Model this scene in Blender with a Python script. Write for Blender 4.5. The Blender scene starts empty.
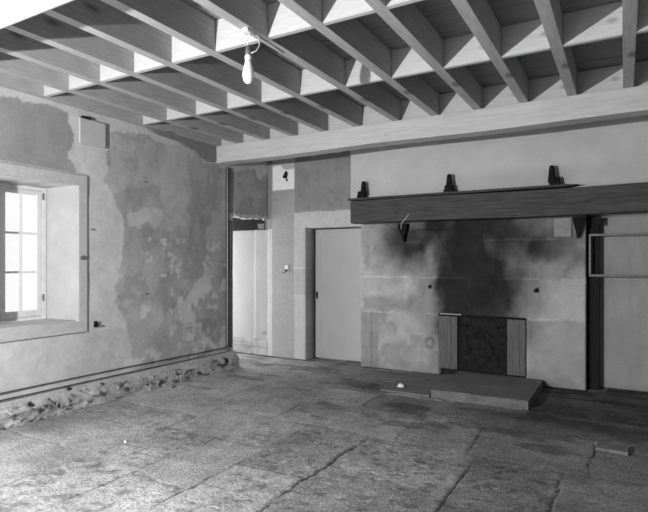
import bpy, bmesh, math, random
import numpy as np
from mathutils import Vector, Matrix
random.seed(4)
S = bpy.context.scene
COL = S.collection

# ---------------------------------------------------------------- camera
cam_d = bpy.data.cameras.new('camera')
cam = bpy.data.objects.new('camera', cam_d); COL.objects.link(cam)
cam_d.sensor_fit = 'HORIZONTAL'; cam_d.sensor_width = 36
cam_d.lens = 36 * 525 / 648
cam_d.shift_y = 6 / 648
cam.location = (0, 0, 1.5)
cam.rotation_euler = (math.radians(90), 0, math.radians(29.827))
cam_d.clip_start = 0.05
S.camera = cam

# ---------------------------------------------------------------- world, lights, exposure
S.view_settings.view_transform = 'Standard'
S.view_settings.look = 'None'
S.view_settings.gamma = 1
S.view_settings.use_curve_mapping = False
S.view_settings.exposure = 0.0
W = bpy.data.worlds.new('world'); S.world = W; W.use_nodes = True
W.node_tree.nodes['Background'].inputs[0].default_value = (1, 1, 1, 1)
W.node_tree.nodes['Background'].inputs[1].default_value = 1.25

def area(name, loc, rot, sx, sy, power):
    l = bpy.data.lights.new(name, 'AREA'); l.shape = 'RECTANGLE'; l.size = sx; l.size_y = sy; l.energy = power
    o = bpy.data.objects.new(name, l); COL.objects.link(o); o.location = loc; o.rotation_euler = rot
    return o
# daylight through the left window, the doorway in the corner and an added, unseen window behind the camera
area('daylight_window', (-6.0, 2.95, 1.75), (0, math.radians(-82), 0), 1.7, 1.4, 8)
area('daylight_doorway', (-6.1, 6.35, 1.15), (0, math.radians(-90), 0), 2.2, 1.0, 26)
area('added_rear_daylight', (-5.75, -1.2, 1.7), (0, math.radians(-85), 0), 1.5, 1.2, 8)
# the photographer's lamp standing left of the camera
pl = bpy.data.lights.new('photo_lamp', 'POINT'); pl.energy = 1120; pl.shadow_soft_size = 0.03
po = bpy.data.objects.new('photo_lamp', pl); COL.objects.link(po); po.location = (-2.86, -0.8, 1.8)

# ---------------------------------------------------------------- numpy noise
def _hash(ix, iy, seed):
    n = (ix.astype(np.int64) * 374761393 + iy.astype(np.int64) * 668265263 + seed * 1442695041) & 0xffffffff
    n = ((n ^ (n >> 13)) * 1274126177) & 0xffffffff
    n = n ^ (n >> 16)
    return (n & 0xffff) / 65535.0
def vnoise(x, y, seed=0):
    ix = np.floor(x); iy = np.floor(y); fx = x - ix; fy = y - iy
    fx = fx * fx * (3 - 2 * fx); fy = fy * fy * (3 - 2 * fy)
    a = _hash(ix, iy, seed); b = _hash(ix + 1, iy, seed); c = _hash(ix, iy + 1, seed); d = _hash(ix + 1, iy + 1, seed)
    return (a * (1 - fx) + b * fx) * (1 - fy) + (c * (1 - fx) + d * fx) * fy
def fbm(x, y, seed=0, o=4, rough=0.5):
    s = 0; a = 1; t = 0
    for k in range(o):
        s = s + a * vnoise(x * 2 ** k, y * 2 ** k, seed + k * 17); t += a; a *= rough
    return s / t
def sm(a, b, x):
    t = np.clip((x - a) / (b - a), 0, 1); return t * t * (3 - 2 * t)
def mixv(a, b, m): return a * (1 - m) + b * m
def boxm(x, y, x0, x1, y0, y1, e=0.02):
    return sm(x0 - e, x0 + e, x) * (1 - sm(x1 - e, x1 + e, x)) * sm(y0 - e, y0 + e, y) * (1 - sm(y1 - e, y1 + e, y))
def blob(x, y, cx, cy, rx, ry, e=0.35):
    d = np.sqrt(((x - cx) / rx) ** 2 + ((y - cy) / ry) ** 2)
    return 1 - sm(1 - e, 1 + e, d)

# ---------------------------------------------------------------- materials
def new_mat(name):
    m = bpy.data.materials.new(name); m.use_nodes = True
    nt = m.node_tree; nt.nodes.clear()
    out = nt.nodes.new('ShaderNodeOutputMaterial'); b = nt.nodes.new('ShaderNodeBsdfPrincipled')
    nt.links.new(b.outputs[0], out.inputs[0])
    return m, nt, b
def N(nt, t, **kw):
    n = nt.nodes.new(t)
    for k, v in kw.items(): setattr(n, k, v)
    return n
def mat_attr(name, rough=0.9, bscale=60, bstr=0.3, bdist=0.01, var=0.15, spec=0.2):
    m, nt, b = new_mat(name)
    at = N(nt, 'ShaderNodeAttribute', attribute_name='Col')
    tc = N(nt, 'ShaderNodeTexCoord')
    n1 = N(nt, 'ShaderNodeTexNoise'); n1.inputs['Scale'].default_value = bscale; n1.inputs['Detail'].default_value = 8; n1.inputs['Roughness'].default_value = 0.65
    nt.links.new(tc.outputs['Object'], n1.inputs['Vector'])
    mr = N(nt, 'ShaderNodeMapRange'); mr.inputs[1].default_value = 0.25; mr.inputs[2].default_value = 0.75
    mr.inputs[3].default_value = 1 - var; mr.inputs[4].default_value = 1 + var
    nt.links.new(n1.outputs[0], mr.inputs[0])
    vm = N(nt, 'ShaderNodeVectorMath', operation='SCALE')
    nt.links.new(at.outputs['Color'], vm.inputs[0]); nt.links.new(mr.outputs[0], vm.inputs['Scale'])
    nt.links.new(vm.outputs[0], b.inputs['Base Color'])
    bp = N(nt, 'ShaderNodeBump'); bp.inputs['Strength'].default_value = bstr; bp.inputs['Distance'].default_value = bdist
    nt.links.new(n1.outputs[0], bp.inputs['Height']); nt.links.new(bp.outputs[0], b.inputs['Normal'])
    b.inputs['Roughness'].default_value = rough; b.inputs['Specular IOR Level'].default_value = spec
    return m
def mat_noise(name, lo, hi, scale=8, rough=0.85, stretch=(1, 1, 1), bstr=0.2, bdist=0.005, metal=0.0, detail=6, spec=0.3, knots=0.0):
    m, nt, b = new_mat(name)
    tc = N(nt, 'ShaderNodeTexCoord'); mp = N(nt, 'ShaderNodeMapping'); mp.inputs['Scale'].default_value = stretch
    nt.links.new(tc.outputs['Object'], mp.inputs[0])
    n1 = N(nt, 'ShaderNodeTexNoise'); n1.inputs['Scale'].default_value = scale; n1.inputs['Detail'].default_value = detail; n1.inputs['Roughness'].default_value = 0.6
    nt.links.new(mp.outputs[0], n1.inputs[0])
    cr = N(nt, 'ShaderNodeValToRGB')
    cr.color_ramp.elements[0].position = 0.3; cr.color_ramp.elements[1].position = 0.7
    cr.color_ramp.elements[0].color = (lo, lo, lo, 1); cr.color_ramp.elements[1].color = (hi, hi, hi, 1)
    nt.links.new(n1.outputs[0], cr.inputs[0])
    col = cr.outputs[0]
    if knots:
        # dark pine knots
        mk = N(nt, 'ShaderNodeMapping'); mk.inputs['Scale'].default_value = (2.6, 1.5, 4.4)
        nt.links.new(tc.outputs['Object'], mk.inputs[0])
        vo = N(nt, 'ShaderNodeTexVoronoi'); vo.inputs['Scale'].default_value = 1.0
        nt.links.new(mk.outputs[0], vo.inputs[0])
        r2 = N(nt, 'ShaderNodeMapRange'); r2.inputs[1].default_value = 0.06; r2.inputs[2].default_value = 0.15; r2.inputs[3].default_value = 1 - knots; r2.inputs[4].default_value = 1
        nt.links.new(vo.outputs['Distance'], r2.inputs[0])
        vm = N(nt, 'ShaderNodeVectorMath', operation='SCALE')
        nt.links.new(col, vm.inputs[0]); nt.links.new(r2.outputs[0], vm.inputs['Scale']); col = vm.outputs[0]
    nt.links.new(col, b.inputs['Base Color'])
    bp = N(nt, 'ShaderNodeBump'); bp.inputs['Strength'].default_value = bstr; bp.inputs['Distance'].default_value = bdist
    nt.links.new(n1.outputs[0], bp.inputs['Height']); nt.links.new(bp.outputs[0], b.inputs['Normal'])
    b.inputs['Roughness'].default_value = rough; b.inputs['Metallic'].default_value = metal; b.inputs['Specular IOR Level'].default_value = spec
    return m
M = {}
M['plaster'] = mat_attr('aged_plaster', bscale=45, bstr=0.2, bdist=0.006, var=0.08, spec=0.05)
M['stone_floor'] = mat_attr('worn_stone_slabs', bscale=55, bstr=0.9, bdist=0.012, var=0.62, rough=0.75, spec=0.25)
M['joist'] = mat_noise('sawn_pine', 0.31, 0.42, 5, stretch=(9, 1.0, 9), knots=0.55, bstr=0.1)
M['noggin'] = mat_noise('sawn_pine_crosswise', 0.42, 0.52, 5, stretch=(1.0, 9, 9), knots=0.45, bstr=0.1)
M['beam'] = mat_noise('pale_beam_wood', 0.42, 0.54, 4, stretch=(0.8, 7, 9), knots=0.3, bstr=0.12)
M['boards'] = mat_noise('ceiling_board_wood', 0.17, 0.26, 5, stretch=(0.8, 9, 9), knots=0.4, bstr=0.1)
M['mantel'] = mat_noise('dark_mantel_oak', 0.04, 0.085, 5, stretch=(0.9, 6, 11), knots=0.2, bstr=0.35)
M['shelf'] = mat_noise('dark_shelf_wood', 0.04, 0.07, 5, stretch=(0.8, 6, 10), bstr=0.2)
M['iron'] = mat_noise('black_iron', 0.008, 0.02, 30, rough=0.85, bstr=0.2, spec=0.08)
M['plate_iron'] = mat_noise('sooty_cast_iron', 0.010, 0.030, 14, rough=0.9, bstr=0.4, spec=0.1)
M['black_filler'] = mat_noise('black_gap_filler', 0.008, 0.022, 12, stretch=(6, 6, 1), rough=0.9)  # flat black for the door backing and the added dark strips
M['hearth'] = mat_noise('hearth_stone', 0.10, 0.19, 9, stretch=(1, 3, 3), bstr=0.5, bdist=0.01)
M['oldboard'] = mat_noise('weathered_jamb', 0.08, 0.16, 7, stretch=(9, 9, 0.7), bstr=0.4)
M['door'] = mat_noise('pale_painted_door', 0.42, 0.46, 3, stretch=(1.5, 1.5, 0.8), bstr=0.08, rough=0.6)
M['white_paint'] = mat_noise('white_window_paint', 0.58, 0.68, 12, bstr=0.08, rough=0.55)
M['trim'] = mat_noise('limestone_surround', 0.40, 0.50, 16, bstr=0.25)
M['rubble'] = mat_attr('rubble_plinth', bscale=30, bstr=0.6, bdist=0.015, var=0.22)
M['pipe_dark'] = mat_noise('dark_pipe', 0.05, 0.09, 20, rough=0.5)
M['pipe_pale'] = mat_noise('pale_conduit', 0.45, 0.55, 20, rough=0.5)
M['steel'] = mat_noise('dull_steel', 0.12, 0.18, 20, rough=0.5, metal=0.3)
M['boxwood'] = mat_noise('pale_box_board', 0.44, 0.50, 6, bstr=0.1)
M['dim_wall'] = mat_noise('unseen_wall_dark', 0.12, 0.18, 6)  # unseen walls set dark to cut bounced light
M['limewash'] = mat_noise('limewashed_lining', 0.36, 0.44, 5, bstr=0.1)
M['grey_stone'] = mat_noise('grey_dressed_stone', 0.22, 0.34, 9)
M['cable'] = mat_noise('white_cable', 0.6, 0.7, 20, rough=0.5)
M['debris'] = mat_noise('plaster_lump', 0.75, 0.85, 20)
M['stone'] = mat_noise('loose_stone', 0.11, 0.19, 14, bstr=0.5)
M['void'] = mat_noise('dark_hollow', 0.01, 0.02, 20)
M['ceramic'] = mat_noise('white_ceramic', 0.7, 0.75, 20, rough=0.35)
m, nt, b = new_mat('opal_glass'); M['bulb'] = m
b.inputs['Base Color'].default_value = (0.86, 0.86, 0.86, 1); b.inputs['Roughness'].default_value = 0.3
b.inputs['Subsurface Weight'].default_value = 0.3; b.inputs['Subsurface Radius'].default_value = (0.03, 0.03, 0.03)
m = bpy.data.materials.new('window_glass'); m.use_nodes = True; nt = m.node_tree; nt.nodes.clear(); M['glass'] = m
out = N(nt, 'ShaderNodeOutputMaterial'); tr = N(nt, 'ShaderNodeBsdfTransparent'); gl = N(nt, 'ShaderNodeBsdfGlossy'); mx = N(nt, 'ShaderNodeMixShader')
tr.inputs[0].default_value = (0.93, 0.93, 0.93, 1); gl.inputs['Roughness'].default_value = 0.03; mx.inputs[0].default_value = 0.06
nt.links.new(tr.outputs[0], mx.inputs[1]); nt.links.new(gl.outputs[0], mx.inputs[2]); nt.links.new(mx.outputs[0], out.inputs[0])

# ---------------------------------------------------------------- mesh helpers
def obj(name, bm, mat, parent=None, smooth=False):
    me = bpy.data.meshes.new(name); bm.to_mesh(me); bm.free()
    if mat: me.materials.append(M[mat])
    if smooth:
        for p in me.polygons: p.use_smooth = True
    o = bpy.data.objects.new(name, me); COL.objects.link(o)
    if parent: o.parent = parent
    return o
def tag(o, label, cat, group=None, kind=None):
    o['label'] = label; o['category'] = cat
    if group: o['group'] = group
    if kind: o['kind'] = kind
    return o
def thing(name, loc, label, cat, group=None):
    o = bpy.data.objects.new(name, None); COL.objects.link(o); o.location = loc
    o.empty_display_size = 0.05
    return tag(o, label, cat, group)
def struct(o): o['kind'] = 'structure'; return o
def box(bm, x0, x1, y0, y1, z0, z1, bev=0.0, jit=0.0):
    r = bmesh.ops.create_cube(bm, size=1)
    vs = r['verts']
    for v in vs:
        v.co = Vector((x0 if v.co.x < 0 else x1, y0 if v.co.y < 0 else y1, z0 if v.co.z < 0 else z1))
        if jit: v.co += Vector([random.uniform(-jit, jit) for _ in range(3)])
    if bev:
        es = list({e for v in vs for e in v.link_edges})
        bmesh.ops.bevel(bm, geom=es, offset=bev, segments=2, affect='EDGES', profile=0.6)
def tube(bm, pts, r, n=10, cap=True):
    pts = [Vector(p) for p in pts]; rings = []
    up = None
    for i, p in enumerate(pts):
        d = (pts[min(i + 1, len(pts) - 1)] - pts[max(i - 1, 0)]).normalized()
        if up is None: up = d.orthogonal().normalized()
        up = (up - d * up.dot(d)).normalized(); s = d.cross(up)
        rr = r[i] if isinstance(r, (list, tuple)) else r
        rings.append([bm.verts.new(p + (up * math.cos(a) + s * math.sin(a)) * rr) for a in [2 * math.pi * k / n for k in range(n)]])
    for a, b in zip(rings, rings[1:]):
        for k in range(n): bm.faces.new((a[k], a[(k + 1) % n], b[(k + 1) % n], b[k]))
    if cap: bm.faces.new(rings[0][::-1]); bm.faces.new(rings[-1])
def lathe(bm, prof, c=(0, 0), n=24):
    rings = [[bm.verts.new((c[0] + r * math.cos(2 * math.pi * k / n), c[1] + r * math.sin(2 * math.pi * k / n), z)) for k in range(n)] for r, z in prof]
    for a, b in zip(rings, rings[1:]):
        for k in range(n): bm.faces.new((a[k], a[(k + 1) % n], b[(k + 1) % n], b[k]))
    bm.faces.new(rings[0][::-1]); bm.faces.new(rings[-1])
    bmesh.ops.recalc_face_normals(bm, faces=bm.faces[:])
def prism(bm, prof, axis, a0, a1):
    """profile of 2-D points extruded along an axis ('x': points are (y,z); 'y': points are (x,z))"""
    f = (lambda p, a: (a, p[0], p[1])) if axis == 'x' else (lambda p, a: (p[0], a, p[1]))
    A = [bm.verts.new(f(p, a0)) for p in prof]; B = [bm.verts.new(f(p, a1)) for p in prof]
    n = len(prof)
    bm.faces.new(A); bm.faces.new(B[::-1])
    for k in range(n): bm.faces.new((A[k], B[k], B[(k + 1) % n], A[(k + 1) % n]))
    bmesh.ops.recalc_face_normals(bm, faces=bm.faces[:])
def breaks(a, b, res, extra):
    s = list(np.linspace(a, b, max(2, int(round((b - a) / res)) + 1)))
    for e in extra:
        if a < e < b:
            k = min(range(len(s)), key=lambda i: abs(s[i] - e))
            if 0 < k < len(s) - 1 and abs(s[k] - e) < res * 0.6: s[k] = e
            else: s.append(e)
    return np.array(sorted(s))
def grid(name, mat, us, vs, place, colfn, holes=(), dispfn=None, flip=False):
    """dense sheet in (u,v); place(u,v,d) -> xyz arrays, d = relief towards the room"""
    U, V = np.meshgrid(us, vs, indexing='ij'); nu, nv = U.shape
    D = dispfn(U, V) if dispfn else np.zeros_like(U)
    X, Y, Z = place(U, V, D)
    co = np.stack([X, Y, Z], -1).reshape(-1, 3)
    C = np.clip(colfn(U, V), 0.005, 0.95).reshape(-1)
    i = np.arange(nu - 1)[:, None]; j = np.arange(nv - 1)[None, :]
    a = i * nv + j
    q = np.stack([a, a + nv, a + nv + 1, a + 1], -1)
    cu = 0.5 * (us[:-1] + us[1:])[:, None]; cv = 0.5 * (vs[:-1] + vs[1:])[None, :]
    keep = np.ones((nu - 1, nv - 1), bool)
    for (u0, u1, v0, v1) in holes: keep &= ~((cu > u0) & (cu < u1) & (cv > v0) & (cv < v1))
    q = q[keep]

    used = np.unique(q); remap = -np.ones(len(co), int); remap[used] = np.arange(len(used))
    co = co[used]; C = C[used]; q = remap[q]
    me = bpy.data.meshes.new(name)
    me.vertices.add(len(co)); me.vertices.foreach_set('co', co.ravel())
    me.loops.add(q.size); me.loops.foreach_set('vertex_index', q.ravel())
    me.polygons.add(len(q)); me.polygons.foreach_set('loop_start', np.arange(0, q.size, 4)); me.polygons.foreach_set('loop_total', np.full(len(q), 4))
    me.update(calc_edges=True)
    at = me.color_attributes.new('Col', 'FLOAT_COLOR', 'POINT')
    at.data.foreach_set('color', np.stack([C, C, C, np.ones_like(C)], -1).ravel())
    me.polygons.foreach_set('use_smooth', np.ones(len(q), bool))
    me.materials.append(M[mat]); me.validate()
    o = bpy.data.objects.new(name, me); COL.objects.link(o)
    return o
def solid(o, t, off=-1):
    md = o.modifiers.new('thickness', 'SOLIDIFY'); md.thickness = t; md.offset = off; md.use_rim = True
    return o

XL, YB, ZC = -4.95, 6.82, 3.34      # left wall, back wall, ceiling boards
XR, YF = 1.7, -3.2

# ================================================================ STRUCTURE
# ---- floor of worn slabs
SL = [ # x0,x1,y0,y1,tone,roughness of surface
 (-1.93,-1.00,2.20,4.13,.215,1.0),(-1.00,-.39,2.20,4.13,.15,1.0),(-.39,.75,2.40,4.15,.17,.4),
 (-2.53,-1.93,1.85,3.10,.29,1.0),(-2.53,-1.93,3.10,4.17,.20,.9),
 (-3.10,-2.53,1.40,2.56,.29,.9),(-3.10,-2.53,2.56,3.42,.29,.1),(-2.97,-2.53,3.42,4.17,.25,.8),
 (-3.65,-3.10,1.80,2.88,.31,1.0),(-3.65,-3.03,2.88,3.45,.24,1.0),(-3.65,-2.97,3.45,4.18,.25,.5),
 (-5.0,-3.65,1.5,2.68,.30,.3),(-5.0,-3.65,2.68,3.35,.29,.4),(-5.0,-3.65,3.35,3.85,.27,.7),(-5.0,-3.65,3.85,4.60,.33,.1),
 (-5.0,-3.9,4.60,5.5,.33,.2),(-3.9,-2.97,4.18,4.85,.29,.4),(-3.9,-2.4,4.85,5.5,.27,.4),(-2.97,-1.72,4.15,4.97,.27,.2),
 (-1.72,-1.11,4.13,4.97,.22,.5),(-1.11,-.22,4.12,4.97,.18,.3),(-.22,.8,4.17,4.90,.17,.2),
 (-2.4,-2.2,4.97,5.6,.21,.4),(-2.2,-1.72,4.97,5.60,.15,.3),(-1.72,-.89,4.97,5.66,.16,.5),(-.89,-.10,4.97,5.66,.13,.5),(-.10,.9,4.90,5.66,.13,.4),
 (-.89,.9,5.66,6.05,.07,.9),(-.89,-.2,6.05,6.9,.09,.8),(-.2,.9,6.05,6.5,.08,.8),(-.2,.9,6.5,7.3,.09,.6),
 (-5.7,-4.3,5.5,6.1,.32,.2),(-4.3,-3.1,5.5,6.1,.26,.4),(-5.7,-4.6,6.1,7.2,.33,.1),(-4.6,-3.7,6.1,7.2,.27,.3),(-3.7,-2.55,6.1,7.2,.20,.5),(-3.1,-2.4,5.5,6.1,.19,.6)]
WIDE = [  # open cracks: (x, y0, y1, width)
 (-1.93,2.3,3.95,.009),(-1.0,3.0,3.95,.011),(-.39,3.3,4.05,.008),(-.22,4.25,4.95,.011),(-3.1,2.1,2.95,.006),(-2.54,2.2,2.85,.007),(-2.97,4.2,4.8,.006),(-2.22,5.0,5.6,.012),(-1.11,4.2,4.8,.006)]
def floor_maps(X, Y):
    wx = X + (fbm(X * 2.3, Y * 2.3, 5) - .5) * .10 + (fbm(X * 14, Y * 14, 6, 3) - .5) * .030
    wy = Y + (fbm(X * 2.3, Y * 2.3, 15) - .5) * .12 + (fbm(X * 14, Y * 14, 16, 3) - .5) * .030
    tone = np.full_like(X, -1.); rg = np.full_like(X, .4); jd = np.full_like(X, 9.); hh = np.zeros_like(X)
    # fallback coursed pattern behind and beside the measured slabs
    row = np.floor(wy / .85); off = _hash(row, row * 0, 3) * 1.3
    cx = (wx + off) / 1.15; cid = np.floor(cx)
    hv = _hash(cid, row, 9)
    tone = .22 + .10 * hv; rg = .3 + .6 * _hash(cid, row, 11)
    fx = (cx - cid) * 1.15; fy = wy - row * .85
    jd = np.minimum(np.minimum(fx, 1.15 - fx), np.minimum(fy, .85 - fy)); hh = (hv - .5) * .01
    for k, (x0, x1, y0, y1, t, r) in enumerate(SL):
        ins = (wx >= x0) & (wx < x1) & (wy >= y0) & (wy < y1)
        d = np.minimum(np.minimum(wx - x0, x1 - wx), np.minimum(wy - y0, y1 - wy))
        tone = np.where(ins, t, tone); rg = np.where(ins, r, rg); jd = np.where(ins, d, jd)
        hh = np.where(ins, (_hash(np.array([k]), np.array([3]), 1)[0] - .5) * .012, hh)
    return wx, wy, tone, rg, jd, hh
def floor_col(X, Y):
    wx, wy, tone, rg, jd, hh = floor_maps(X, Y)
    pit = fbm(X * 26, Y * 26, 31, 3, .6)
    big = fbm(X * 1.7, Y * 1.7, 41, 4)
    c = tone * 1.12 * (1 + (big - .5) * 1.0) * (1 + rg * (pit - .5) * .55)
    c = c * (1 + (fbm(X * 7, Y * 7, 51, 3) - .5) * .5) * (1 + (fbm(X * 30, Y * 60, 52, 2) - .5) * .3)
    jn = fbm(X * 3, Y * 3, 77, 2)
    j = (1 - sm(.004, .016, jd)) * sm(.35, .6, jn)
    c = mixv(c, c * .62 + .0, j)
    # pale dusty edge beside some joints
    c = mixv(c, np.minimum(c * 1.35, .42), (1 - sm(.0, .05, np.abs(jd - .035))) * sm(.55, .7, fbm(X * 2.1, Y * 2.1, 78, 2)) * .5)
    for (x, y0, y1, w) in WIDE:
        m = (1 - sm(w * .5, w * 1.15, np.abs(wx - x))) * sm(y0, y0 + .15, Y) * (1 - sm(y1 - .1, y1, Y)) * sm(.30, .42, fbm(X * 4, Y * 4, int(x * -31) + 90, 2))
        c = mixv(c, .03, m)
    # stains towards the hearth's right, dark marks to its left, shadow patch in front
    c = mixv(c, .055, blob(wx, wy, -.45, 5.45, .55, .22) * .5)
    c = mixv(c, .04, blob(wx, wy, -1.95, 5.2, .26, .13) * .75)  # shadow area before the hearth, painted into the slab colour
    c = mixv(c, .06, blob(wx, wy, -2.75, 5.85, .35, .12) * .6)
    c = mixv(c, .05, blob(wx, wy, -2.6, 6.65, .5, .08) * .6)
    c = mixv(c, .04, sm(.58, .64, fbm(X * 2.5, Y * 12, 61, 3)) * (X > -.85) * (Y > 5.3) * .8)
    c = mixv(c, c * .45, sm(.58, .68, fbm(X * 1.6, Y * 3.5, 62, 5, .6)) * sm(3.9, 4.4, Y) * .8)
    c = mixv(c, c * .4, sm(.60, .66, fbm(X * 14, Y * 20, 63, 4, .6)) * rg * .7)
    c = mixv(c, np.minimum(c * 1.5, .5), sm(.62, .68, fbm(X * 16, Y * 22, 64, 4, .6)) * rg * .6)
    return c
def floor_disp(X, Y):
    wx, wy, tone, rg, jd, hh = floor_maps(X, Y)
    pit = fbm(X * 26, Y * 26, 31, 3, .6)
    jn = fbm(X * 3, Y * 3, 77, 2)
    h = hh * .5 + (fbm(X * 3, Y * 3, 8, 3) - .5) * .012 + rg * (pit - .5) * .006 - .005 * (1 - sm(.002, .014, jd)) * sm(.3, .6, jn)
    for (x, y0, y1, w) in WIDE:
        h = h - .007 * (1 - sm(w * .4, w * 1.2, np.abs(wx - x))) * sm(y0, y0 + .15, Y) * (1 - sm(y1 - .1, y1, Y))
    return h - .012
fx = np.concatenate([np.arange(-6.6, -5.0, .06), np.arange(-5.0, .7, .0155), np.arange(.7, XR + .3, .06)])
fy = np.concatenate([np.arange(YF - .3, 1.6, .06), np.arange(1.6, 7.3, .0155)])
flo = struct(grid('floor', 'stone_floor', fx, fy, lambda u, v, d: (u, v, d), floor_col, dispfn=floor_disp))

# ---- left wall
WY0, WY1, WZ0, WZ1 = 2.38, 3.48, 0.88, 2.30       # window opening
DY0, DY1, DZ1 = 5.97, 6.84, 2.20                  # corner doorway
def left_col(Y, Z):
    n = fbm(Y * 2.2, Z * 2.2, 101, 5); n2 = fbm(Y * 9, Z * 9, 102, 4); n3 = fbm(Y * 28, Z * 28, 103, 3)
    wy = Y + (fbm(Y * 5, Z * 5, 104, 4) - .5) * .45; wz = Z + (fbm(Y * 5, Z * 5, 105, 4) - .5) * .45
    old = .375 + (n - .5) * .12 + (n2 - .5) * .07 + (sm(.49, .51, fbm(Y * 1.9, Z * 1.9, 141, 5, .6)) - .5) * .06 + (sm(.53, .55, fbm(Y * 4.1, Z * 4.1, 142, 5, .6)) - .5) * .035
    pale = .55 + (n2 - .5) * .10 + (n - .5) * .08
    wy = Y + (fbm(Y * 5, Z * 5, 104, 5, .6) - .5) * .26; wz = Z + (fbm(Y * 5, Z * 5, 105, 5, .6) - .5) * .26
    f = fbm(Y * 3.4, Z * 3.4, 110, 5, .6)
    # pale repair right of the window, narrowing upwards
    edge = 3.98 - .10 * np.clip(Z - 1.6, -1, 1.4) + .07 * np.sin(Z * 4.2)
    m = (1 - sm(-.015, .015, wy - edge)) * np.where(Z > 2.43, sm(3.40, 3.43, wy), 1.0)
    m = np.maximum(m * (1 - .25 * (Z < .75)), 0)
    # mortar strip under the ceiling, dropping towards the corner
    m = np.maximum(m, sm(-.02, .02, wz - (3.02 - .05 * (Y > 3.4) - .10 * sm(4.6, 5.6, Y))))
    m = np.maximum(m, boxm(wy, wz, 5.72, 5.99, 1.9, 3.1, .05) * .6)
    # single flakes and the worn lower corner
    m = np.maximum(m, sm(.50, .54, f) * blob(Y, Z, 5.35, .75, .62, .62))
    m = np.maximum(m, sm(.66, .69, fbm(Y * 9, Z * 9, 143, 4, .6)) * (Y > 4.3) * (Z < 1.8) * .9)
    m = np.maximum(m, blob(wy, wz, 4.27, 2.02, .17, .12, .1) * .75)
    m = np.maximum(m, blob(wy, wz, 4.52, 2.02, .11, .12, .1) * .6)
    m = np.maximum(m, blob(wy, wz, 4.45, 1.55, .06, .05, .2) * .95)
    m = np.maximum(m, boxm(wy, wz, 4.6, 5.1, 1.9, 2.9, .02) * .28)
    m = np.maximum(m, boxm(wy, wz, 4.0, 5.9, .25, .42, .05) * sm(.42, .5, f))
    m = m * (.72 + .5 * fbm(Y * 12, Z * 12, 133, 3)); c = mixv(old, pale, np.clip(m, 0, 1))
    # smoother lighter grey lower field, darker older skin above
    c = mixv(c, .37 + (n - .5) * .16, (1 - m) * sm(.9, .5, Z) * (1 - sm(4.9, 5.1, Y)) * .7)
    c = mixv(c, .26, blob(wy, wz, 5.45, .62, .16, .15, .3) * .8 * (1 - m * .5))
    c = mixv(c, .25 + (n - .5) * .12, (Y < 3.45) * (Z > 2.42) * (1 - m) * .75)
    # contour line where layers of plaster meet
    c = mixv(c, c * .8, (np.abs(f - .555) < .003) * (Y > 4.05) * .5)
    c = c * (1 + (n3 - .5) * .18)
    # hairline crack over the window
    c = mixv(c, .05, (np.abs(Z - (2.475 + (fbm(Y * 6, Y * 0, 7, 3) - .5) * .03)) < .006) * (Y < 3.30) * 0.0)
    # dark seam round the window surround
    q = np.maximum(np.abs(Y - .5 * (2.28 + 3.575)) - .5 * (3.575 - 2.28), np.abs(Z - .5 * (.765 + 2.41)) - .5 * (2.41 - .765))
    c = mixv(c, .06, (1 - sm(.004, .012, np.abs(q - .004))) * .85)
    # small nails
    for (y, z) in [(4.38, 2.45), (4.40, 1.12), (5.3, 1.0), (3.66, 1.85)]: c = mixv(c, .03, boxm(Y, Z, y - .03, y + .03, z - .006, z + .006, .006))
    return c
def left_disp(Y, Z):
    wy = Y + (fbm(Y * 5, Z * 5, 104, 4) - .5) * .45
    f = fbm(Y * 3.4, Z * 3.4, 110, 5, .6)
    edge = np.minimum.reduce([np.abs(Y - WY0), np.abs(Y - WY1), np.abs(Y - DY0), np.abs(Z - WZ0), np.abs(Z - WZ1)])
    return (fbm(Y * 1.5, Z * 1.5, 120, 3) - .5) * .022 + (fbm(Y * 8, Z * 8, 121, 3) - .5) * .005 - .006
ys = np.concatenate([breaks(YF, 2.2, .06, [-1.8, -.6]), breaks(2.2, 6.84, .0155, [2.31, WY0, WY1, 3.59, DY0])[1:]])
zs = breaks(0, ZC, .0155, [WZ0, WZ1, DZ1, .9, 2.4])
wl = grid('wall_left', 'plaster', ys, zs, lambda u, v, d: (XL + d, u, v), left_col,
          holes=[(WY0, WY1, WZ0, WZ1), (DY0, 9, -1, DZ1), (-1.8, -.6, .9, 2.3)], dispfn=left_disp)  # last hole: added rear window, never in view
solid(struct(wl), .50)

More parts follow.
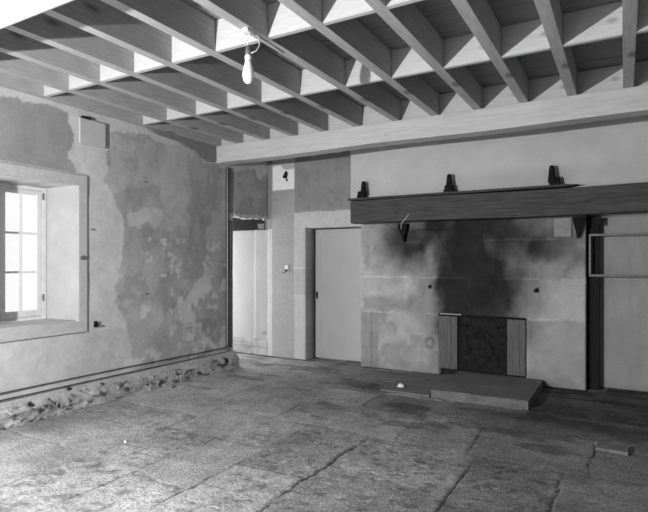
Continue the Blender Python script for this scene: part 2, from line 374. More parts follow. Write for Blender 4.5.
# ---- back wall (left portion with door, chimney breast)
GX0, GX1, GZ1 = -4.225, -3.30, 2.02                # doorway
COURSE = [.80, 1.29, 1.775, 2.4]
VJ = [(-2.62, .8, 1.29), (-2.35, 1.29, 1.775), (-1.45, 1.29, 1.775), (-1.0, 1.29, 1.775), (-1.75, .8, 1.29), (-1.02, .8, 1.29), (-.80, 1.775, 2.4), (-.86, .8, 1.29), (-1.55, 1.775, 2.4), (-2.1, 1.775, 2.4)]
def back_col(X, Z):
    n = fbm(X * 2.2, Z * 2.2, 201, 5); n2 = fbm(X * 9, Z * 9, 202, 4); n3 = fbm(X * 28, Z * 28, 203, 3)
    nx = X + (fbm(X * 5, Z * 5, 204, 4) - .5) * .22; nz = Z + (fbm(X * 5, Z * 5, 205, 4) - .5) * .22
    sx = X + (fbm(X * 11, Z * 11, 206, 3) - .5) * .03; sz = Z + (fbm(X * 11, Z * 11, 207, 3) - .5) * .03
    c = .46 + (n - .5) * .14
    # --- corner strip of smooth grey render
    c = mixv(c, .34 + (n - .5) * .05, boxm(X, Z, -5.6, -4.445, 0, 2.63, .008))
    c = mixv(c, .50, boxm(X, Z, -5.6, -4.862, 0, 2.03, .004)); c = mixv(c, .27, boxm(X, Z, -5.6, -4.862, 2.03, 3.5, .004))
    c = mixv(c, .86, boxm(X, Z, -4.855, -4.44, 2.63, 3.02, .006) * (1 - sm(2.98, 3.0, nz)))
    # old dark plaster over the doorway
    c = mixv(c, .25 + (n - .5) * .13 + (n2 - .5) * .08, boxm(X, sz, -4.44, -3.2, 2.265, 3.5, .012))
    # pale lintel and jamb blocks
    c = mixv(c, .48 + (n2 - .5) * .08, boxm(sx, sz, -4.45, -3.2, 2.02, 2.25, .012))
    c = mixv(c, .45 + (n2 - .5) * .08, boxm(sx, sz, -4.44, -4.15, 0, 2.02, .012))
    c = mixv(c, .42 + (n2 - .5) * .08, boxm(sx, sz, -4.42, -4.15, .98, 1.38, .012))
    c = mixv(c, .48, boxm(sx, sz, -4.42, -4.15, 0, .98, .02) * .7)
    for z in (.98, 1.40): c = mixv(c, .55, boxm(sx, sz, -4.45, -4.1, z - .01, z + .018, .006) * .8)
    # --- chimney wall of dressed blocks
    ch = sm(-3.31, -3.30, X)
    base = .45 + (n - .5) * .26 + (n2 - .5) * .12 - .10 * sm(.5, .62, fbm(X * 3.2, Z * 2.6, 251, 5, .6))
    base = mixv(base, .30 + (n2 - .5) * .12, boxm(sx, sz, -3.33, -3.02, 0, .80, .01))
    base = mixv(base, base * .7, boxm(sx, sz, -3.14, -3.12, 0, .80, .006))
    base = mixv(base, .24 + (n2 - .5) * .08, boxm(nx * .4 + X * .6, sz, -3.27, -2.50, .84, 1.02, .04) * .6)
    base = mixv(base, .33 + (n - .5) * .2, boxm(sx, sz, -1.03, -.38, 0, .79, .02) * .8)
    base = mixv(base, .50, boxm(sx, sz, -.92, -.38, .80, 1.28, .02) * .7)
    base = mixv(base, .56, blob(nx, nz, -2.75, 1.35, .22, .35, .5) * .7)
    base = mixv(base, .54, blob(nx, nz, -2.35, .85, .15, .40, .5) * .6)
    # darker towards the floor
    base = mixv(base, .20, (1 - sm(.02, .18, nz)) * .5)
    # soot
    s = blob(nx, nz, -1.68, 1.15, .70, .95, .55) * .95; s = np.maximum(s, blob(nx, nz, -1.66, 1.85, .82, .95, .6) * .88)
    s = np.maximum(s, blob(nx, nz, -1.72, 1.85, 1.2, .58, .8) * .9)
    s = np.maximum(s, blob(nx, nz, -2.55, 1.74, .50, .42, .8) * .9)
    s = np.maximum(s, blob(nx, nz, -.85, 1.72, .42, .30, .8) * .85)
    s = np.maximum(s, blob(nx, nz, -1.12, 1.25, .28, .6, .8) * .6)
    s = s * (1 - .35 * blob(nx, nz, -2.25, 1.1, .10, .6, .6)) * (.82 + .36 * fbm(X * 4, Z * 3, 250, 4))
    base = mixv(base, .022 + (n2 - .5) * .02, np.clip(s * 1.1, 0, .985))
    # mortar joints
    for z in COURSE: base = mixv(base, np.minimum(base * 1.5 + .02, .62), (1 - sm(.006, .013, np.abs(sz - z))) * sm(.42, .52, fbm(X * 4, Z * 4, 230, 2)) * .7)
    for (x, z0, z1) in VJ: base = mixv(base, np.minimum(base * 1.4 + .01, .56), (1 - sm(.005, .011, np.abs(sx - x))) * (Z > z0) * (Z < z1) * .35)
    c = mixv(c, base, ch)
    c = mixv(c, .17 + (n2 - .5) * .06, (X > -4.24) * (X < -4.2) * (Z < 2.03) * .9)  # grazing shade of the door reveal painted into the edge colour
    # holes and rusty ring
    for hx, hz, r in [(-2.275, 1.17, .028), (-.935, 1.16, .032)]: c = mixv(c, .01, blob(sx, sz, hx, hz, r, r, .2))
    d = np.sqrt((sx + 2.27) ** 2 + ((sz - .42) * .8) ** 2); c = mixv(c, c * .5, (1 - sm(.012, .022, np.abs(d - .05))) * .7)
    return c * (1 + (n3 - .5) * .16)
def back_disp(X, Z):
    g = (1 - sm(.004, .014, np.minimum.reduce([np.abs(Z - z) for z in COURSE]))) * (X > -3.3) * .006
    return (fbm(X * 2, Z * 2, 220, 3) - .5) * .012 - g - .006
xs = breaks(XL, -.40, .0155, [GX0, GX1, -2.15, -1.05])
zs = breaks(0, ZC, .0155, [GZ1, .81])
wb = grid('wall_back', 'plaster', xs, zs, lambda u, v, d: (u, YB - d, v), back_col,
          holes=[(GX0, GX1, -1, GZ1), (-2.15, -1.05, -1, .81)], dispfn=back_disp)
solid(struct(wb), .36)

# jamb of the corner doorway, pale lime wash, with coursed foot
def jamb_col(X, Z):
    n = fbm(X * 6, Z * 3, 301, 4)
    c = .36 + (n - .5) * .10
    c = mixv(c, .46, (X < -5.22) * .8)  # outer part paler: brightness nearer the daylight put into the colour
    c = mixv(c, .50, (np.abs(X + 5.22) < .012) * .6)
    c = mixv(c, .38 + (n - .5) * .3, (Z < .25) * 1.0)
    for z in (.24, .13): c = mixv(c, .16, (1 - sm(.004, .014, np.abs(Z + (n - .5) * .03 - z))) * .7)
    c = mixv(c, .2, blob(X, Z, -5.02, .36, .05, .025) * .8)
    return c
def jamb_disp(X, Z):
    return (fbm(X * 5, Z * 5, 302, 3) - .5) * .012 + (Z < .25) * (.02 + (fbm(X * 9, Z * 12, 303, 3) - .5) * .02) + (X < -5.22) * -.012
jb = grid('wall_passage', 'plaster', breaks(-5.95, XL - .004, .02, [-5.22]), breaks(0, 2.02, .02, [.25]), lambda u, v, d: (u, 6.845 - d, v), jamb_col, dispfn=jamb_disp)
solid(struct(jb), .3)
bm = bmesh.new(); box(bm, -5.95, XL - .004, 6.88, 7.14, 2.02, ZC)
struct(obj('wall_passage_upper', bm, 'void'))  # black box standing for the dark void under the lintel
bm = bmesh.new(); box(bm, -5.02, -4.955, 6.845, 6.875, 2.03, 2.195, .008); box(bm, -5.16, -5.03, 6.835, 6.875, 2.03, 2.12, .015, .01); struct(obj('wall_passage_lintel', bm, 'stone'))
# ragged edge of broken plaster along the doorway head
bm = bmesh.new()
x = 5.99
while x < 6.80:
    w = random.uniform(.03, .08)
    box(bm, XL - .04, XL + .012, x, x + w, DZ1 - random.uniform(.01, .045), DZ1 + random.uniform(.01, .04), .006, .008); x += w * .95
struct(obj('trim_1', bm, 'trim'))

# ---- recessed wall right of the chimney
def right_col(X, Z):
    n = fbm(X * 2.2, Z * 2.2, 401, 5); n2 = fbm(X * 20, Z * 4, 402, 4)
    c = .33 + (n - .5) * .08 + (n2 - .5) * .07
    c = mixv(c, .31, boxm(X + (n - .5) * .2, Z + (n - .5) * .2, -.15, .12, .62, .85, .05) * .6)
    c = mixv(c, .25, (1 - sm(.0, .10, Z)) * .4)
    return c
wr = grid('wall_recess', 'plaster', breaks(-1.0, XR, .025, []), breaks(0, ZC, .025, []), lambda u, v, d: (u, 7.10 - d, v), right_col,
          dispfn=lambda X, Z: (fbm(X * 2, Z * 2, 403, 3) - .5) * .01 - .005)
solid(struct(wr), .2)
bm = bmesh.new(); box(bm, -.24, XR, 7.02, 7.095, 2.035, 2.065, .004); struct(obj('trim_2', bm, 'trim'))

# ---- chimney hood above the mantel
def hood_col(X, Z):
    n = fbm(X * 1.6, Z * 1.6, 501, 5); n2 = fbm(X * 9, Z * 9, 502, 4)
    c = .49 + (n - .5) * .22 + (n2 - .5) * .05
    return mixv(c, .30, blob(X + (n - .5) * .6, Z, -.9, 2.5, .8, .1, .8) * .4)
hd = grid('wall_chimney', 'plaster', breaks(-3.33, XR, .022, []), breaks(2.06, ZC, .022, []), lambda u, v, d: (u, 6.55 - d, v), hood_col,
          dispfn=lambda X, Z: (fbm(X * 2, Z * 2, 503, 3) - .5) * .012 - .006)
solid(struct(hd), .25)

# ---- remaining room shell (behind the camera)
bm = bmesh.new(); box(bm, XR, XR + .2, YF, 7.3, 0, ZC); struct(obj('wall_right', bm, 'dim_wall'))
bm = bmesh.new()
box(bm, XL, XR, YF - .2, YF, 0, ZC)
struct(obj('wall_front', bm, 'dim_wall'))

# ---- ceiling boards
bm = bmesh.new()
y = YF - .2
while y < 7.3:
    box(bm, -5.45, XR + .2, y, y + .196, ZC + random.uniform(0, .003), ZC + .03, .002); y += .2
struct(obj('ceiling', bm, 'boards'))
bm = bmesh.new(); box(bm, -5.5, XR + .2, YF - .2, 7.4, ZC + .031, ZC + .15); struct(obj('ceiling_slab', bm, 'boards'))

# ---- rubble plinth at foot of the left wall
def pl_rel(Y, Z):
    wy = Y + (fbm(Y * 4, Z * 4, 601, 3) - .5) * .3; wz = Z + (fbm(Y * 4, Z * 4, 602, 3) - .5) * .15
    r = fbm(wy * 5, wz * 11, 603, 4, .6)
    crack = (1 - sm(.0, .03, np.abs(fbm(wy * 5 + wz * 6, wz * 7, 604, 3) - .5))) * sm(.45, .6, fbm(Y * 2, Z * 3, 605, 2))
    return r, crack
def pl_disp(Y, Z):
    r, cr = pl_rel(Y, Z)
    prof = .085 * (1 - .85 * sm(.10, .21, Z))
    k = 1 - sm(.14, .21, Z); return prof + ((r - .5) * .05 + (fbm(Y * 16, Z * 22, 611, 3) - .5) * .02 - cr * .03) * k + .006
def pl_col(Y, Z):
    r, cr = pl_rel(Y, Z)
    c = .35 + (r - .5) * .40
    c = mixv(c, .06, cr * .8)
    c = mixv(c, .05, sm(.60, .66, fbm(Y * 9 + Z * 12, Z * 14 - Y * 3, 620, 4, .6)) * .85 * (Z < .17))
    c = mixv(c, .40, sm(.13, .18, Z) * .7)
    for (y, z, a, b_) in [(3.72, .17, .03, .028), (5.72, .12, .05, .05), (3.35, .2, .04, .02), (2.95, .16, .03, .035)]:
        c = mixv(c, .02, blob(Y + (r - .5) * .12, Z + (r - .5) * .08, y, z, a * .9, b_ * .8, .3))
    return c
pb = grid('baseboard_left', 'rubble', breaks(YF, 5.985, .012, []), breaks(-.02, .215, .009, []), lambda u, v, d: (XL + .012 + d, u, v), pl_col, dispfn=pl_disp)
solid(struct(pb), .06)

# ---- window: stone surround (trim), frame, casements
bm = bmesh.new()
x0, x1 = XL + .0, XL + .014
for (a, b_, c, d) in [(2.28, WY0, .765, 2.41), (WY1, 3.575, .765, 2.41), (WY0, WY1, WZ1, 2.41), (WY0, WY1, .765, WZ0)]:
    box(bm, XL - .03, x1, a, b_, c, d, .004)
struct(obj('trim_window', bm, 'trim'))
bm = bmesh.new()
# splayed linings of the opening
def quadbox(bm, pts, z0, z1):
    A = [bm.verts.new((p[0], p[1], z0)) for p in pts]; B = [bm.verts.new((p[0], p[1], z1)) for p in pts]
    bm.faces.new(A[::-1]); bm.faces.new(B)
    for k in range(4): bm.faces.new((A[k], A[(k + 1) % 4], B[(k + 1) % 4], B[k]))
quadbox(bm, [(XL + .013, WY1 - .001), (XL + .013, WY1 - .004), (-5.42, 3.425), (-5.42, WY1 - .001)], WZ0, WZ1)
quadbox(bm, [(XL + .013, WY0 + .004), (XL + .013, WY0 + .001), (-5.42, WY0 + .001), (-5.42, 2.50)], WZ0, WZ1)
bmesh.ops.recalc_face_normals(bm, faces=bm.faces[:])
box(bm, -5.42, XL - .03, WY0 + .001, WY1 - .001, WZ0 - .01, WZ0 + .012)
struct(obj('trim_reveal', bm, 'limewash'))
win = bpy.data.objects.new('window_1', None); COL.objects.link(win); win.location = (-5.42, 2.95, WZ0); struct(win)
def wpart(name, bm, mat, parent=win):
    o = obj(name, bm, mat); o.parent = parent; o.matrix_parent_inverse = Matrix.Translation(-win.location) if parent is win else Matrix(); return o
FX0, FX1 = -5.47, -5.41
bm = bmesh.new()
for (a, b_, c, d) in [(2.46, 2.50, .895, 2.30), (3.375, 3.42, .895, 2.30), (2.50, 3.375, 2.255, 2.30), (2.50, 3.375, .895, .925)]:
    box(bm, FX0, FX1, a, b_, c, d, .003)
wpart('window_frame', bm, 'white_paint')
for s, (a, b_) in enumerate([(2.503, 2.936), (2.940, 3.372)]):
    bm = bmesh.new(); st = .052; z0, z1 = .928, 2.252
    box(bm, -5.455, -5.415, a, a + st, z0, z1, .003); box(bm, -5.455, -5.415, b_ - st, b_, z0, z1, .003)
    box(bm, -5.455, -5.415, a + st, b_ - st, z0, z0 + .065, .003); box(bm, -5.455, -5.415, a + st, b_ - st, z1 - .045, z1, .003)
    for zz in (1.395, 1.80): box(bm, -5.45, -5.42, a + st, b_ - st, zz - .011, zz + .011, .002)
    mid = .5 * (a + b_); box(bm, -5.445, -5.425, mid - .009, mid + .009, z0 + .065, z1 - .045, .002)
    sash = wpart('casement', bm, 'white_paint')
    bm = bmesh.new(); box(bm, -5.438, -5.434, a + st, b_ - st, z0 + .065, z1 - .045)
    g = obj('pane', bm, 'glass', sash)
bm = bmesh.new()
for zz in (1.12, 2.2): tube(bm, [(-5.405, 3.38, zz - .035), (-5.405, 3.38, zz + .035)], .008, 8)
wpart('hinge', bm, 'steel')

# ---- door in the back wall
dr = bpy.data.objects.new('door_1', None); COL.objects.link(dr); dr.location = (-3.75, 6.97, 0); struct(dr)
inv = Matrix.Translation(-dr.location)
def dpart(name, bm, mat):
    o = obj(name, bm, mat); o.parent = dr; o.matrix_parent_inverse = inv; return o
bm = bmesh.new()
a, b_ = GX0 + .015, GX1 - .004
box(bm, a, b_, 7.085, 7.12, .012, 2.005, .002)
# faint stiles, rails and panels
for (x0, x1, z0, z1) in [(a, a + .10, .012, 2.005), (b_ - .10, b_, .012, 2.005), (a + .10, b_ - .10, 1.885, 2.005), (a + .10, b_ - .10, .012, .17), (a + .10, b_ - .10, .88, 1.0)]:
    box(bm, x0, x1, 7.077, 7.0855, z0, z1, .0025)
dpart('door_leaf', bm, 'door')
bm = bmesh.new(); box(bm, a + .022, a + .045, 7.071, 7.077, .92, 1.04, .003); tube(bm, [(a + .034, 7.074, 1.02), (a + .034, 7.045, 1.02)], .007); tube(bm, [(a + .034, 7.045, 1.03), (a + .038, 7.04, .98), (a + .04, 7.045, .94)], .007)
dpart('door_handle', bm, 'iron')
bm = bmesh.new(); box(bm, GX0 + .002, GX1 - .002, 7.125, 7.17, 0, 2.06); dpart('door_backing', bm, 'black_filler')

# ================================================================ CEILING TIMBERS
ZJ = 3.10
JX = [0.98, .525, .07, -.40, -.84, -1.30, -1.76, -2.21, -2.70, -3.16, -3.60, -4.04, -4.48, -4.865]
WJ = .085
posn = ['out of view at the right', 'just beyond the right edge of the view', 'running almost straight away, first from the right', 'second from the right', 'third from the right', 'fourth from the right', 'fifth from the right',
        'sixth from the right, the one the bulb hangs from', 'seventh from the right, just left of the bulb joist', 'eighth from the right', 'ninth from the right', 'tenth from the right', 'eleventh from the right, next to the left wall joist', 'tight along the left wall']
for k, x in enumerate(JX):
    if k < 1: continue
    w = WJ if k < 13 else .075
    y1 = 6.53 if x > -3.33 else 6.80
    bm = bmesh.new(); box(bm, x - w, x, YF + .02, y1, ZJ, ZC - .002, .004)
    bmesh.ops.translate(bm, verts=bm.verts[:], vec=(-x, 0, 0))
    o = obj('ceiling_joist', bm, 'joist'); o.location.x = x
    tag(o, 'pale sawn ceiling joist ' + posn[k], 'joist', 'ceiling joists')
# blocking between joists, rows at three distances
gap_names = ['at the right edge', 'second gap from the right', 'third gap from the right', 'fourth gap from the right', 'fifth gap from the right',
             'sixth gap from the right', 'seventh gap from the right', 'eighth gap from the right', 'ninth gap from the right', 'tenth gap from the right', 'eleventh gap from the right', 'gap beside the left wall']
rows = [(5.62, 'over the far beam'), (4.25, 'in the middle row'), (3.05, 'in the nearest row')]
for ry, rn in rows:
    for k in range(1, 13):
        xr = JX[k] - WJ; xl = JX[k + 1]
        if ry < 4 and k < 3: continue
        bm = bmesh.new(); box(bm, xl + .001, xr - .001, -.02, .02, ZJ + .001, ZC - .003, .002)
        bmesh.ops.translate(bm, verts=bm.verts[:], vec=(-xl, 0, 0))
        o = obj('blocking_board', bm, 'noggin'); o.location = (xl, ry + .02, 0)
        tag(o, 'short pale blocking board %s, %s' % (rn, gap_names[k - 1]), 'blocking board', 'blocking boards between the joists')
# crossbeams
bm = bmesh.new(); box(bm, XL + .012, XR, 5.55, 5.76, 2.865, ZJ - .001, .012)
bmesh.ops.subdivide_edges(bm, edges=[e for e in bm.edges if e.calc_length() > 2], cuts=60)
for v in bm.verts:
    if -4.8 < v.co.x < 1.5: v.co.y += .006 * math.sin(v.co.x * 3.1) * (v.co.y < 5.6); v.co.z += .006 * math.sin(v.co.x * 2.3 + 1) * (v.co.z < 2.9)
tag(obj('crossbeam', bm, 'beam'), 'long pale timber crossbeam under the joists in front of the chimney wall', 'beam', 'ceiling crossbeams')
bm = bmesh.new(); box(bm, XL + .012, XR, 1.47, 1.73, 2.862, ZJ - .001, .012)
tag(obj('crossbeam', bm, 'beam'), 'bright near crossbeam cut off by the top left corner of the view', 'beam', 'ceiling crossbeams')

bm = bmesh.new(); prism(bm, [(4.35, 3.098), (4.5, 3.05), (4.85, 3.035), (5.1, 2.97), (5.25, 2.90), (5.38, 2.87), (5.545, 2.875), (5.545, 3.098)], 'x', XL + .012, XL + .06)
tag(obj('wall_plate', bm, 'boards'), 'dark rough timber piece on the left wall where the far crossbeam meets it', 'timber')
# ================================================================ FIREPLACE
# hearth slabs
for (x0, x1, lab) in [(-1.88, -.855, 'large raised hearth slab with a dark right end, in front of the fireback'), (-2.50, -1.90, 'smaller low hearth slab left of the big one')]:
    bm = bmesh.new(); box(bm, x0, x1, 5.68, YB - .004, -.02, .078 if x1 > -1 else .010, .004)
    bmesh.ops.subdivide_edges(bm, edges=[e for e in bm.edges if e.calc_length() > .2], cuts=12, use_grid_fill=True)
    for v in bm.verts:
        if v.co.z > .05 and v.co.y < 6.75: v.co.z += (math.sin(v.co.x * 9 + v.co.y * 5) + math.sin(v.co.x * 4 - v.co.y * 11)) * .003
    tag(obj('hearth_slab', bm, 'hearth'), lab, 'hearth slab', 'raised hearth slabs')
fp = thing('fireplace_surround', (-1.6, YB, .095), 'low fireplace opening flanked by weathered upright slabs beneath the sooty wall', 'fireplace')
inv = Matrix.Translation(-fp.location)
def fpart(name, bm, mat, label=None):
    o = obj(name, bm, mat); o.parent = fp; o.matrix_parent_inverse = inv
    if label: o['label'] = label
    return o
for (x0, x1) in [(-2.145, -1.90), (-1.275, -1.058)]:
    bm = bmesh.new()
    n = 3; w = (x1 - x0) / n
    for i in range(n): box(bm, x0 + i * w + .0008, x0 + (i + 1) * w - .0008, YB - .012 - .003 * (i % 2), YB + .10, .098, .785, .003)
    fpart('side_panel', bm, 'oldboard')
bm = bmesh.new(); box(bm, -2.15, -1.055, YB - .004, YB + .10, .787, .808, .003); fpart('lintel_bar', bm, 'iron', 'thin black iron bar over the fireplace opening')
bm = bmesh.new(); box(bm, -2.13, -1.85, YB - .008, YB + .02, .809, .818, .002, .002); fpart('mortar_streak', bm, 'trim', 'pale mortar line on top of the bar')
bm = bmesh.new(); box(bm, -1.057, -1.051, YB - .01, YB + .10, .098, .80); fpart('edge_shadow', bm, 'black_filler')  # black sliver in place of the shadow line beside the opening
fb = thing('fireback', (-1.59, YB + .05, .098), 'dark cast iron fireback plate with a worn raised emblem at the back of the fireplace', 'fireback')
inv2 = Matrix.Translation(-fb.location)
bm = bmesh.new(); box(bm, -1.895, -1.28, YB + .03, YB + .06, .099, .785, .004)
for (x0, x1, z0, z1) in [(-1.885, -1.86, .12, .77), (-1.315, -1.29, .12, .77), (-1.86, -1.315, .745, .77)]: box(bm, x0, x1, YB + .018, YB + .032, z0, z1, .004)
o = obj('plate', bm, 'plate_iron'); o.parent = fb; o.matrix_parent_inverse = inv2
# worn scroll emblem
bm = bmesh.new()
def arc(cx, cz, r, a0, a1, th): tube(bm, [(cx + r * math.cos(math.radians(a)), YB + .026, cz + r * math.sin(math.radians(a))) for a in np.linspace(a0, a1, 18)], th, 8)
arc(-1.585, .53, .085, -60, 200, .014); arc(-1.56, .37, .10, 120, -150, .014); arc(-1.68, .46, .11, 100, 250, .010); arc(-1.585, .53, .03, 0, 360, .012)
for sx in (-1, 1):
    for zz in (.30, .335): tube(bm, [(-1.587 + sx * .27, YB + .024, zz), (-1.587 + sx * .19, YB + .024, zz)], .008, 6)
    for dx in (.20, .25): 
        r = bmesh.ops.create_icosphere(bm, subdivisions=2, radius=.02); bmesh.ops.translate(bm, verts=r['verts'], vec=(-1.587 + sx * dx, YB + .026, .67))
o = obj('emblem', bm, 'plate_iron', None, True); o.parent = fb; o.matrix_parent_inverse = inv2
bm = bmesh.new(); box(bm, -2.2, -1.0, YB + .11, YB + .3, 0, .84); struct(obj('wall_firebox', bm, 'void'))

# mantel beam
mt = thing('mantel_beam', (-1.6, 6.46, 2.025), 'long dark oak mantel beam spanning the chimney above the sooty wall', 'mantel')
inv3 = Matrix.Translation(-mt.location)
bm = bmesh.new(); box(bm, -3.245, XR - .01, 6.38, 6.54, 2.025, 2.325, .010)
bmesh.ops.subdivide_edges(bm, edges=[e for e in bm.edges if e.calc_length() > 2], cuts=40)
for v in bm.verts:
    if -3.2 < v.co.x < 1.5: v.co.z += .006 * math.sin(v.co.x * 2.2 + .5)
o = obj('beam', bm, 'mantel'); o.parent = mt; o.matrix_parent_inverse = inv3
bm = bmesh.new(); box(bm, -3.27, -.56, 6.345, 6.54, 2.335, 2.362, .006)
prism(bm, [(-.562, 2.337), (-.44, 2.352), (-.562, 2.361)], 'y', 6.36, 6.53)
o = obj('shelf_board', bm, 'shelf'); o.parent = mt; o.matrix_parent_inverse = inv3
# brackets standing on the mantel
def bracket(x, side, lab):
    bm = bmesh.new()
    box(bm, -.045 - .02 * (side <= 0), .045 + .02 * (side >= 0), -.035, .035, 0, .045, .008)
    # tapered post
    p = bmesh.ops.create_cone(bm, cap_ends=True, segments=10, radius1=.045, radius2=.028, depth=.17)
    bmesh.ops.translate(bm, verts=p['verts'], vec=(-.02 * side, 0, .125))
    p = bmesh.ops.create_cone(bm, cap_ends=True, segments=10, radius1=.029, radius2=.021, depth=.02)
    bmesh.ops.translate(bm, verts=p['verts'], vec=(-.02 * side, 0, .22))
    for s in ([side] if side else [-1, 1]):
        r = bmesh.ops.create_icosphere(bm, subdivisions=2, radius=.034 if side else .028)
        bmesh.ops.translate(bm, verts=r['verts'], vec=(s * .035, 0, .07))
    o = obj('iron_bracket', bm, 'iron'); o.location = (x, 6.45, 2.363)
    tag(o, lab, 'bracket', 'black iron brackets on the mantel')
bracket(-3.10, -1, 'small black iron bracket on the left end of the mantel beam')
bracket(-1.90, 0, 'black iron bracket at the middle of the mantel beam')
bracket(-.70, 1, 'largest black iron bracket, at the right end of the mantel shelf')
# corbels under the mantel
for (x, w, lab) in [(-2.69, .13, 'narrow black pointed corbel under the left part of the mantel'), (-.53, .13, 'black pointed corbel under the mantel beside the dark slit')]:
    bm = bmesh.new()
    prism(bm, [(x, 2.022), (x + w, 2.022), (x + w * .95, 1.96), (x + w * .68, 1.87), (x + w * .48, 1.80), (x + w * .36, 1.775), (x + w * .27, 1.86), (x + w * .08, 1.95)], 'y', 6.72, YB - .003)
    bmesh.ops.translate(bm, verts=bm.verts[:], vec=(-x, -YB, 0))
    if x < -1:
        for v in bm.verts: v.co.x = .13 - v.co.x
        bmesh.ops.reverse_faces(bm, faces=bm.faces[:])
    o = obj('corbel', bm, 'iron'); o.location = (x, YB, 0); tag(o, lab, 'corbel', 'black corbels under the mantel')
bm = bmesh.new(); box(bm, -.735, -.545, YB - .022, YB - .002, 1.80, 2.02, .005); tag(obj('corbel_stone', bm, 'grey_stone'), 'pale square stone block under the mantel left of the right corbel', 'stone block')
# sagging wires under the mantel
bm = bmesh.new(); tube(bm, [(-2.82 + 1.0 * t, 6.585, 2.02 - .5 * t * (1 - t) - .03 * math.sin(9 * t)) for t in np.linspace(0, 1, 24)], .0035, 6)
tag(obj('hanging_wire', bm, 'iron', None, True), 'thin dark wire sagging below the mantel beam', 'wire')
bm = bmesh.new(); tube(bm, [(-2.40, 6.37, 2.115), (-2.44, 6.365, 2.06), (-2.50, 6.37, 2.00), (-2.54, 6.45, 1.93)], .004, 6)
tag(obj('loose_wire', bm, 'cable', None, True), 'short pale wire end crossing the lower edge of the mantel', 'wire')

# made-up black upright filling the dark slit, and rail rack
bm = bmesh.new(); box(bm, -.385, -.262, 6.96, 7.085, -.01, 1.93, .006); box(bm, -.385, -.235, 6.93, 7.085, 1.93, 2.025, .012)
tag(obj('dark_slit_filler', bm, 'black_filler'), 'narrow black upright added to fill the dark slit right of the chimney wall', 'post')
rk = thing('wall_rack', (.3, 6.86, 1.34), 'two-rail metal rack fixed across the recess right of the dark slit', 'rack')
inv4 = Matrix.Translation(-rk.location)
for zz in (1.345, 1.815):
    bm = bmesh.new(); box(bm, -.365, 1.2, 6.84, 6.865, zz - .015, zz + .012, .003); box(bm, -.345, 1.2, 6.865, 6.895, zz - .015, zz - .009, .001)
    o = obj('rail', bm, 'steel'); o.parent = rk; o.matrix_parent_inverse = inv4
for xx in (-.365, 1.18):
    bm = bmesh.new(); box(bm, xx, xx + .02, 6.84, 6.865, 1.358, 1.80, .003)
    for zz in (1.345, 1.815): box(bm, xx + .002, xx + .02, 6.866, 6.955 if xx < 0 else 7.09, zz - .008, zz + .008, .002)
    o = obj('upright', bm, 'steel'); o.parent = rk; o.matrix_parent_inverse = inv4

# ================================================================ LEFT WALL FITTINGS
PX = XL + .016
for z, off, lab in [(.300, 0, 'upper of two thin dark pipes along the left wall above the rubble plinth'), (.235, .045, 'lower of two thin dark pipes along the left wall above the rubble plinth')]:
    bm = bmesh.new()
    yv = 5.80 + off
    tube(bm, [(PX, YF + .05, z + .01), (PX, 2.0, z + .005), (PX, 4.0, z), (PX, yv - .05, z - .02), (PX, yv - .012, z - .015), (PX, yv, z + .02), (PX, yv, 1.5), (PX, yv, 2.855)], .0065, 8)
    tag(obj('wall_pipe', bm, 'pipe_dark', None, True), lab, 'pipe', 'pipes on the left wall')
bm = bmesh.new(); tube(bm, [(XL + .02, 5.895, .27), (XL + .02, 5.895, 2.0), (XL + .02, 5.895, 2.1)], .016, 8)
tag(obj('conduit', bm, 'pipe_dark', None, True), 'thick dark vertical conduit at the edge of the corner doorway', 'pipe')
bm = bmesh.new(); tube(bm, [(XL + .02, 5.822, .32), (XL + .02, 5.822, 2.85)], .007, 8)
tag(obj('conduit', bm, 'pipe_pale', None, True), 'thin pale vertical conduit between the dark corner pipes', 'pipe')
bm = bmesh.new(); tube(bm, [(XL + .02, 5.885, 2.2), (XL + .02, 5.885, 2.85)], .010, 8)
tag(obj('conduit', bm, 'pipe_dark', None, True), 'short dark conduit above the corner doorway rising to the crossbeam', 'pipe')
# electrical box under the ceiling
jb = thing('wall_box', (XL, 3.6, 2.74), 'pale rectangular wooden box high on the left wall under the joists', 'box')
inv5 = Matrix.Translation(-jb.location)
bm = bmesh.new(); box(bm, XL + .008, XL + .035, 3.475, 3.785, 2.74, 3.005, .004); o = obj('case', bm, 'boxwood'); o.parent = jb; o.matrix_parent_inverse = inv5
bm = bmesh.new(); box(bm, XL + .008, XL + .04, 3.50, 3.60, 3.006, 3.03, .002); o = obj('top_gap_strip', bm, 'iron'); o.parent = jb; o.matrix_parent_inverse = inv5  # black strip put in for the dark gap above the box
# hook by the window, latch block
bm = bmesh.new(); box(bm, XL + .004, XL + .02, 3.655, 3.70, .80, .84, .004); tube(bm, [(XL + .015, 3.675, .82), (XL + .035, 3.68, .815), (XL + .045, 3.685, .83)], .011, 8); box(bm, XL + .004, XL + .03, 3.66, 3.685, .84, .865, .003)
tag(obj('wall_hook', bm, 'iron'), 'small black iron hook on the plaster below right of the window', 'hook')
bm = bmesh.new(); tube(bm, [(XL + .015, 3.525, 1.545), (XL + .035, 3.525, 1.545)], [.026, .020], 12); box(bm, XL + .015, XL + .028, 3.49, 3.54, 1.525, 1.56, .004)
tag(obj('window_latch', bm, 'steel'), 'small grey latch knob on the window surround', 'latch')
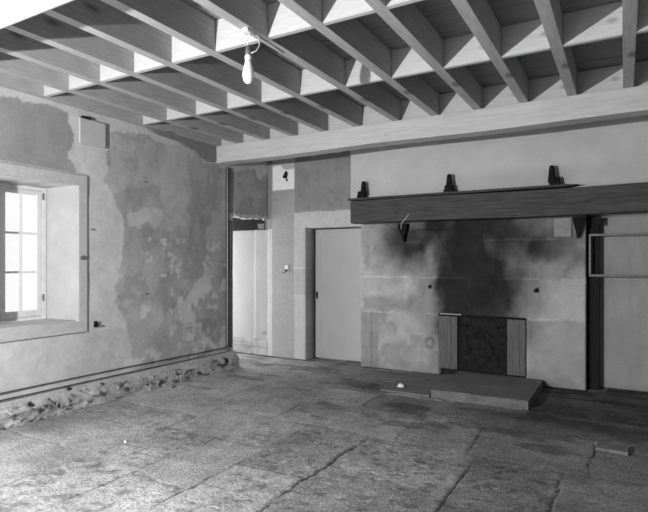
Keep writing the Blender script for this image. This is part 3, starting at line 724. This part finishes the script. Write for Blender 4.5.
# switch on the corner strip
sw = thing('light_switch', (-4.56, YB, 1.36), 'small broken white switch on the grey corner strip left of the door', 'switch')
inv6 = Matrix.Translation(-sw.location)
bm = bmesh.new(); box(bm, -4.60, -4.54, YB - .024, YB + .0, 1.34, 1.45, .008); o = obj('plate', bm, 'ceramic'); o.parent = sw; o.matrix_parent_inverse = inv6
bm = bmesh.new(); box(bm, -4.595, -4.545, YB - .034, YB - .024, 1.35, 1.385, .006); tube(bm, [(-4.59, YB - .02, 1.345), (-4.63, YB - .015, 1.33), (-4.65, YB - .005, 1.34)], .005, 6)
o = obj('toggle', bm, 'iron'); o.parent = sw; o.matrix_parent_inverse = inv6; o['label'] = 'black toggle and wire end'
# broken hole in white patch
bm = bmesh.new()
for k in range(9):
    a = k * .7; rr = .03 * (k % 3) / 2
    r = bmesh.ops.create_icosphere(bm, subdivisions=2, radius=random.uniform(.018, .032)); bmesh.ops.scale(bm, verts=r['verts'], vec=(1, .25, 1))
    bmesh.ops.translate(bm, verts=r['verts'], vec=(-4.60 + rr * math.cos(a) + 0, YB - .002, 2.85 + rr * math.sin(a) * 1.3 - (.045 if k == 8 else 0)))
tag(obj('wall_hole', bm, 'void'), 'ragged dark hole broken in the white patch under the beam', 'hole')

# ================================================================ BULB
bl = thing('light_bulb', (-2.255, 2.87, 3.0), 'bare elongated white bulb hanging from a joist on a short twisted cable', 'light bulb')
inv7 = Matrix.Translation(-bl.location)
def bpart(name, bm, mat, label=None):
    o = obj(name, bm, mat, None, True); o.parent = bl; o.matrix_parent_inverse = inv7
    if label: o['label'] = label
bx, by = -2.245, 2.87
bm = bmesh.new(); lathe(bm, [(.004, 2.725), (.018, 2.728), (.030, 2.740), (.037, 2.760), (.040, 2.785), (.037, 2.815), (.030, 2.845), (.023, 2.868), (.021, 2.885)], (bx, by), 28); bpart('glass', bm, 'bulb')
bm = bmesh.new(); lathe(bm, [(.022, 2.886), (.024, 2.89), (.024, 2.915), (.019, 2.92)], (bx, by), 20); bpart('collar', bm, 'ceramic')
bm = bmesh.new(); lathe(bm, [(.019, 2.921), (.021, 2.93), (.019, 2.965), (.010, 2.985)], (bx, by), 20); bpart('socket', bm, 'steel', 'grey metal socket')
bm = bmesh.new(); tube(bm, [(bx, by, 2.98), (bx - .012, by, 3.02), (bx + .005, by + .005, 3.06), (bx + .01, by + .01, 3.09)], .0035, 8)
tube(bm, [(bx + .015, by, 2.93), (bx + .045, by + .03, 2.95), (bx + .05, by + .06, 3.0), (bx + .03, by + .08, 3.06), (bx + .0, by + .10, 3.093), (bx - .01, by + .30, 3.094), (bx - .01, by + .45, 3.094)], .004, 8)
tube(bm, [(bx - .02, by, 2.99), (bx - .035, by - .02, 3.04), (bx - .02, by - .03, 3.09)], .0035, 8)
bpart('cable', bm, 'cable')
bm = bmesh.new(); box(bm, bx - .03, bx + .022, by - .04, by + .03, 3.07, 3.099, .008); bpart('ceiling_rose', bm, 'ceramic')

# ================================================================ FLOOR BITS
def lump(name, loc, r, mat, lab, cat, sc=(1, 1, .8), seed=1):
    random.seed(seed); bm = bmesh.new(); bmesh.ops.create_icosphere(bm, subdivisions=3, radius=r)
    for v in bm.verts:
        n = math.sin(v.co.x * 90 + seed) * math.cos(v.co.y * 80 - seed) * math.sin(v.co.z * 70 + 2 * seed)
        v.co *= 1 + .22 * n; v.co = Vector((v.co.x * sc[0], v.co.y * sc[1], v.co.z * sc[2]))
    zmin = min(v.co.z for v in bm.verts); bmesh.ops.translate(bm, verts=bm.verts[:], vec=(0, 0, -zmin))
    o = obj(name, bm, mat); o.location = loc; return tag(o, lab, cat)
lump('plaster_lump', (-2.32, 5.90, -.01), .038, 'debris', 'small white crumpled lump lying on the floor left of the hearth', 'debris')
lump('pebble', (-4.70, 4.55, -.01), .028, 'stone', 'small dark stone on the floor at the foot of the rubble plinth', 'stone', seed=3)
lump('pebble', (-3.62, 2.98, -.01), .012, 'debris', 'tiny white crumb on the floor slabs below the window', 'debris', seed=5)
bm = bmesh.new(); prism(bm, [(-.21, -.02), (.02, -.02), (.02, .018), (-.20, .004)], 'y', 4.77, 4.93)
for v in bm.verts:
    if v.co.x > 0: v.co.y -= .05
tag(obj('loose_stone', bm, 'stone'), 'loose wedge of floor stone tilted up near the right edge of the room', 'stone')
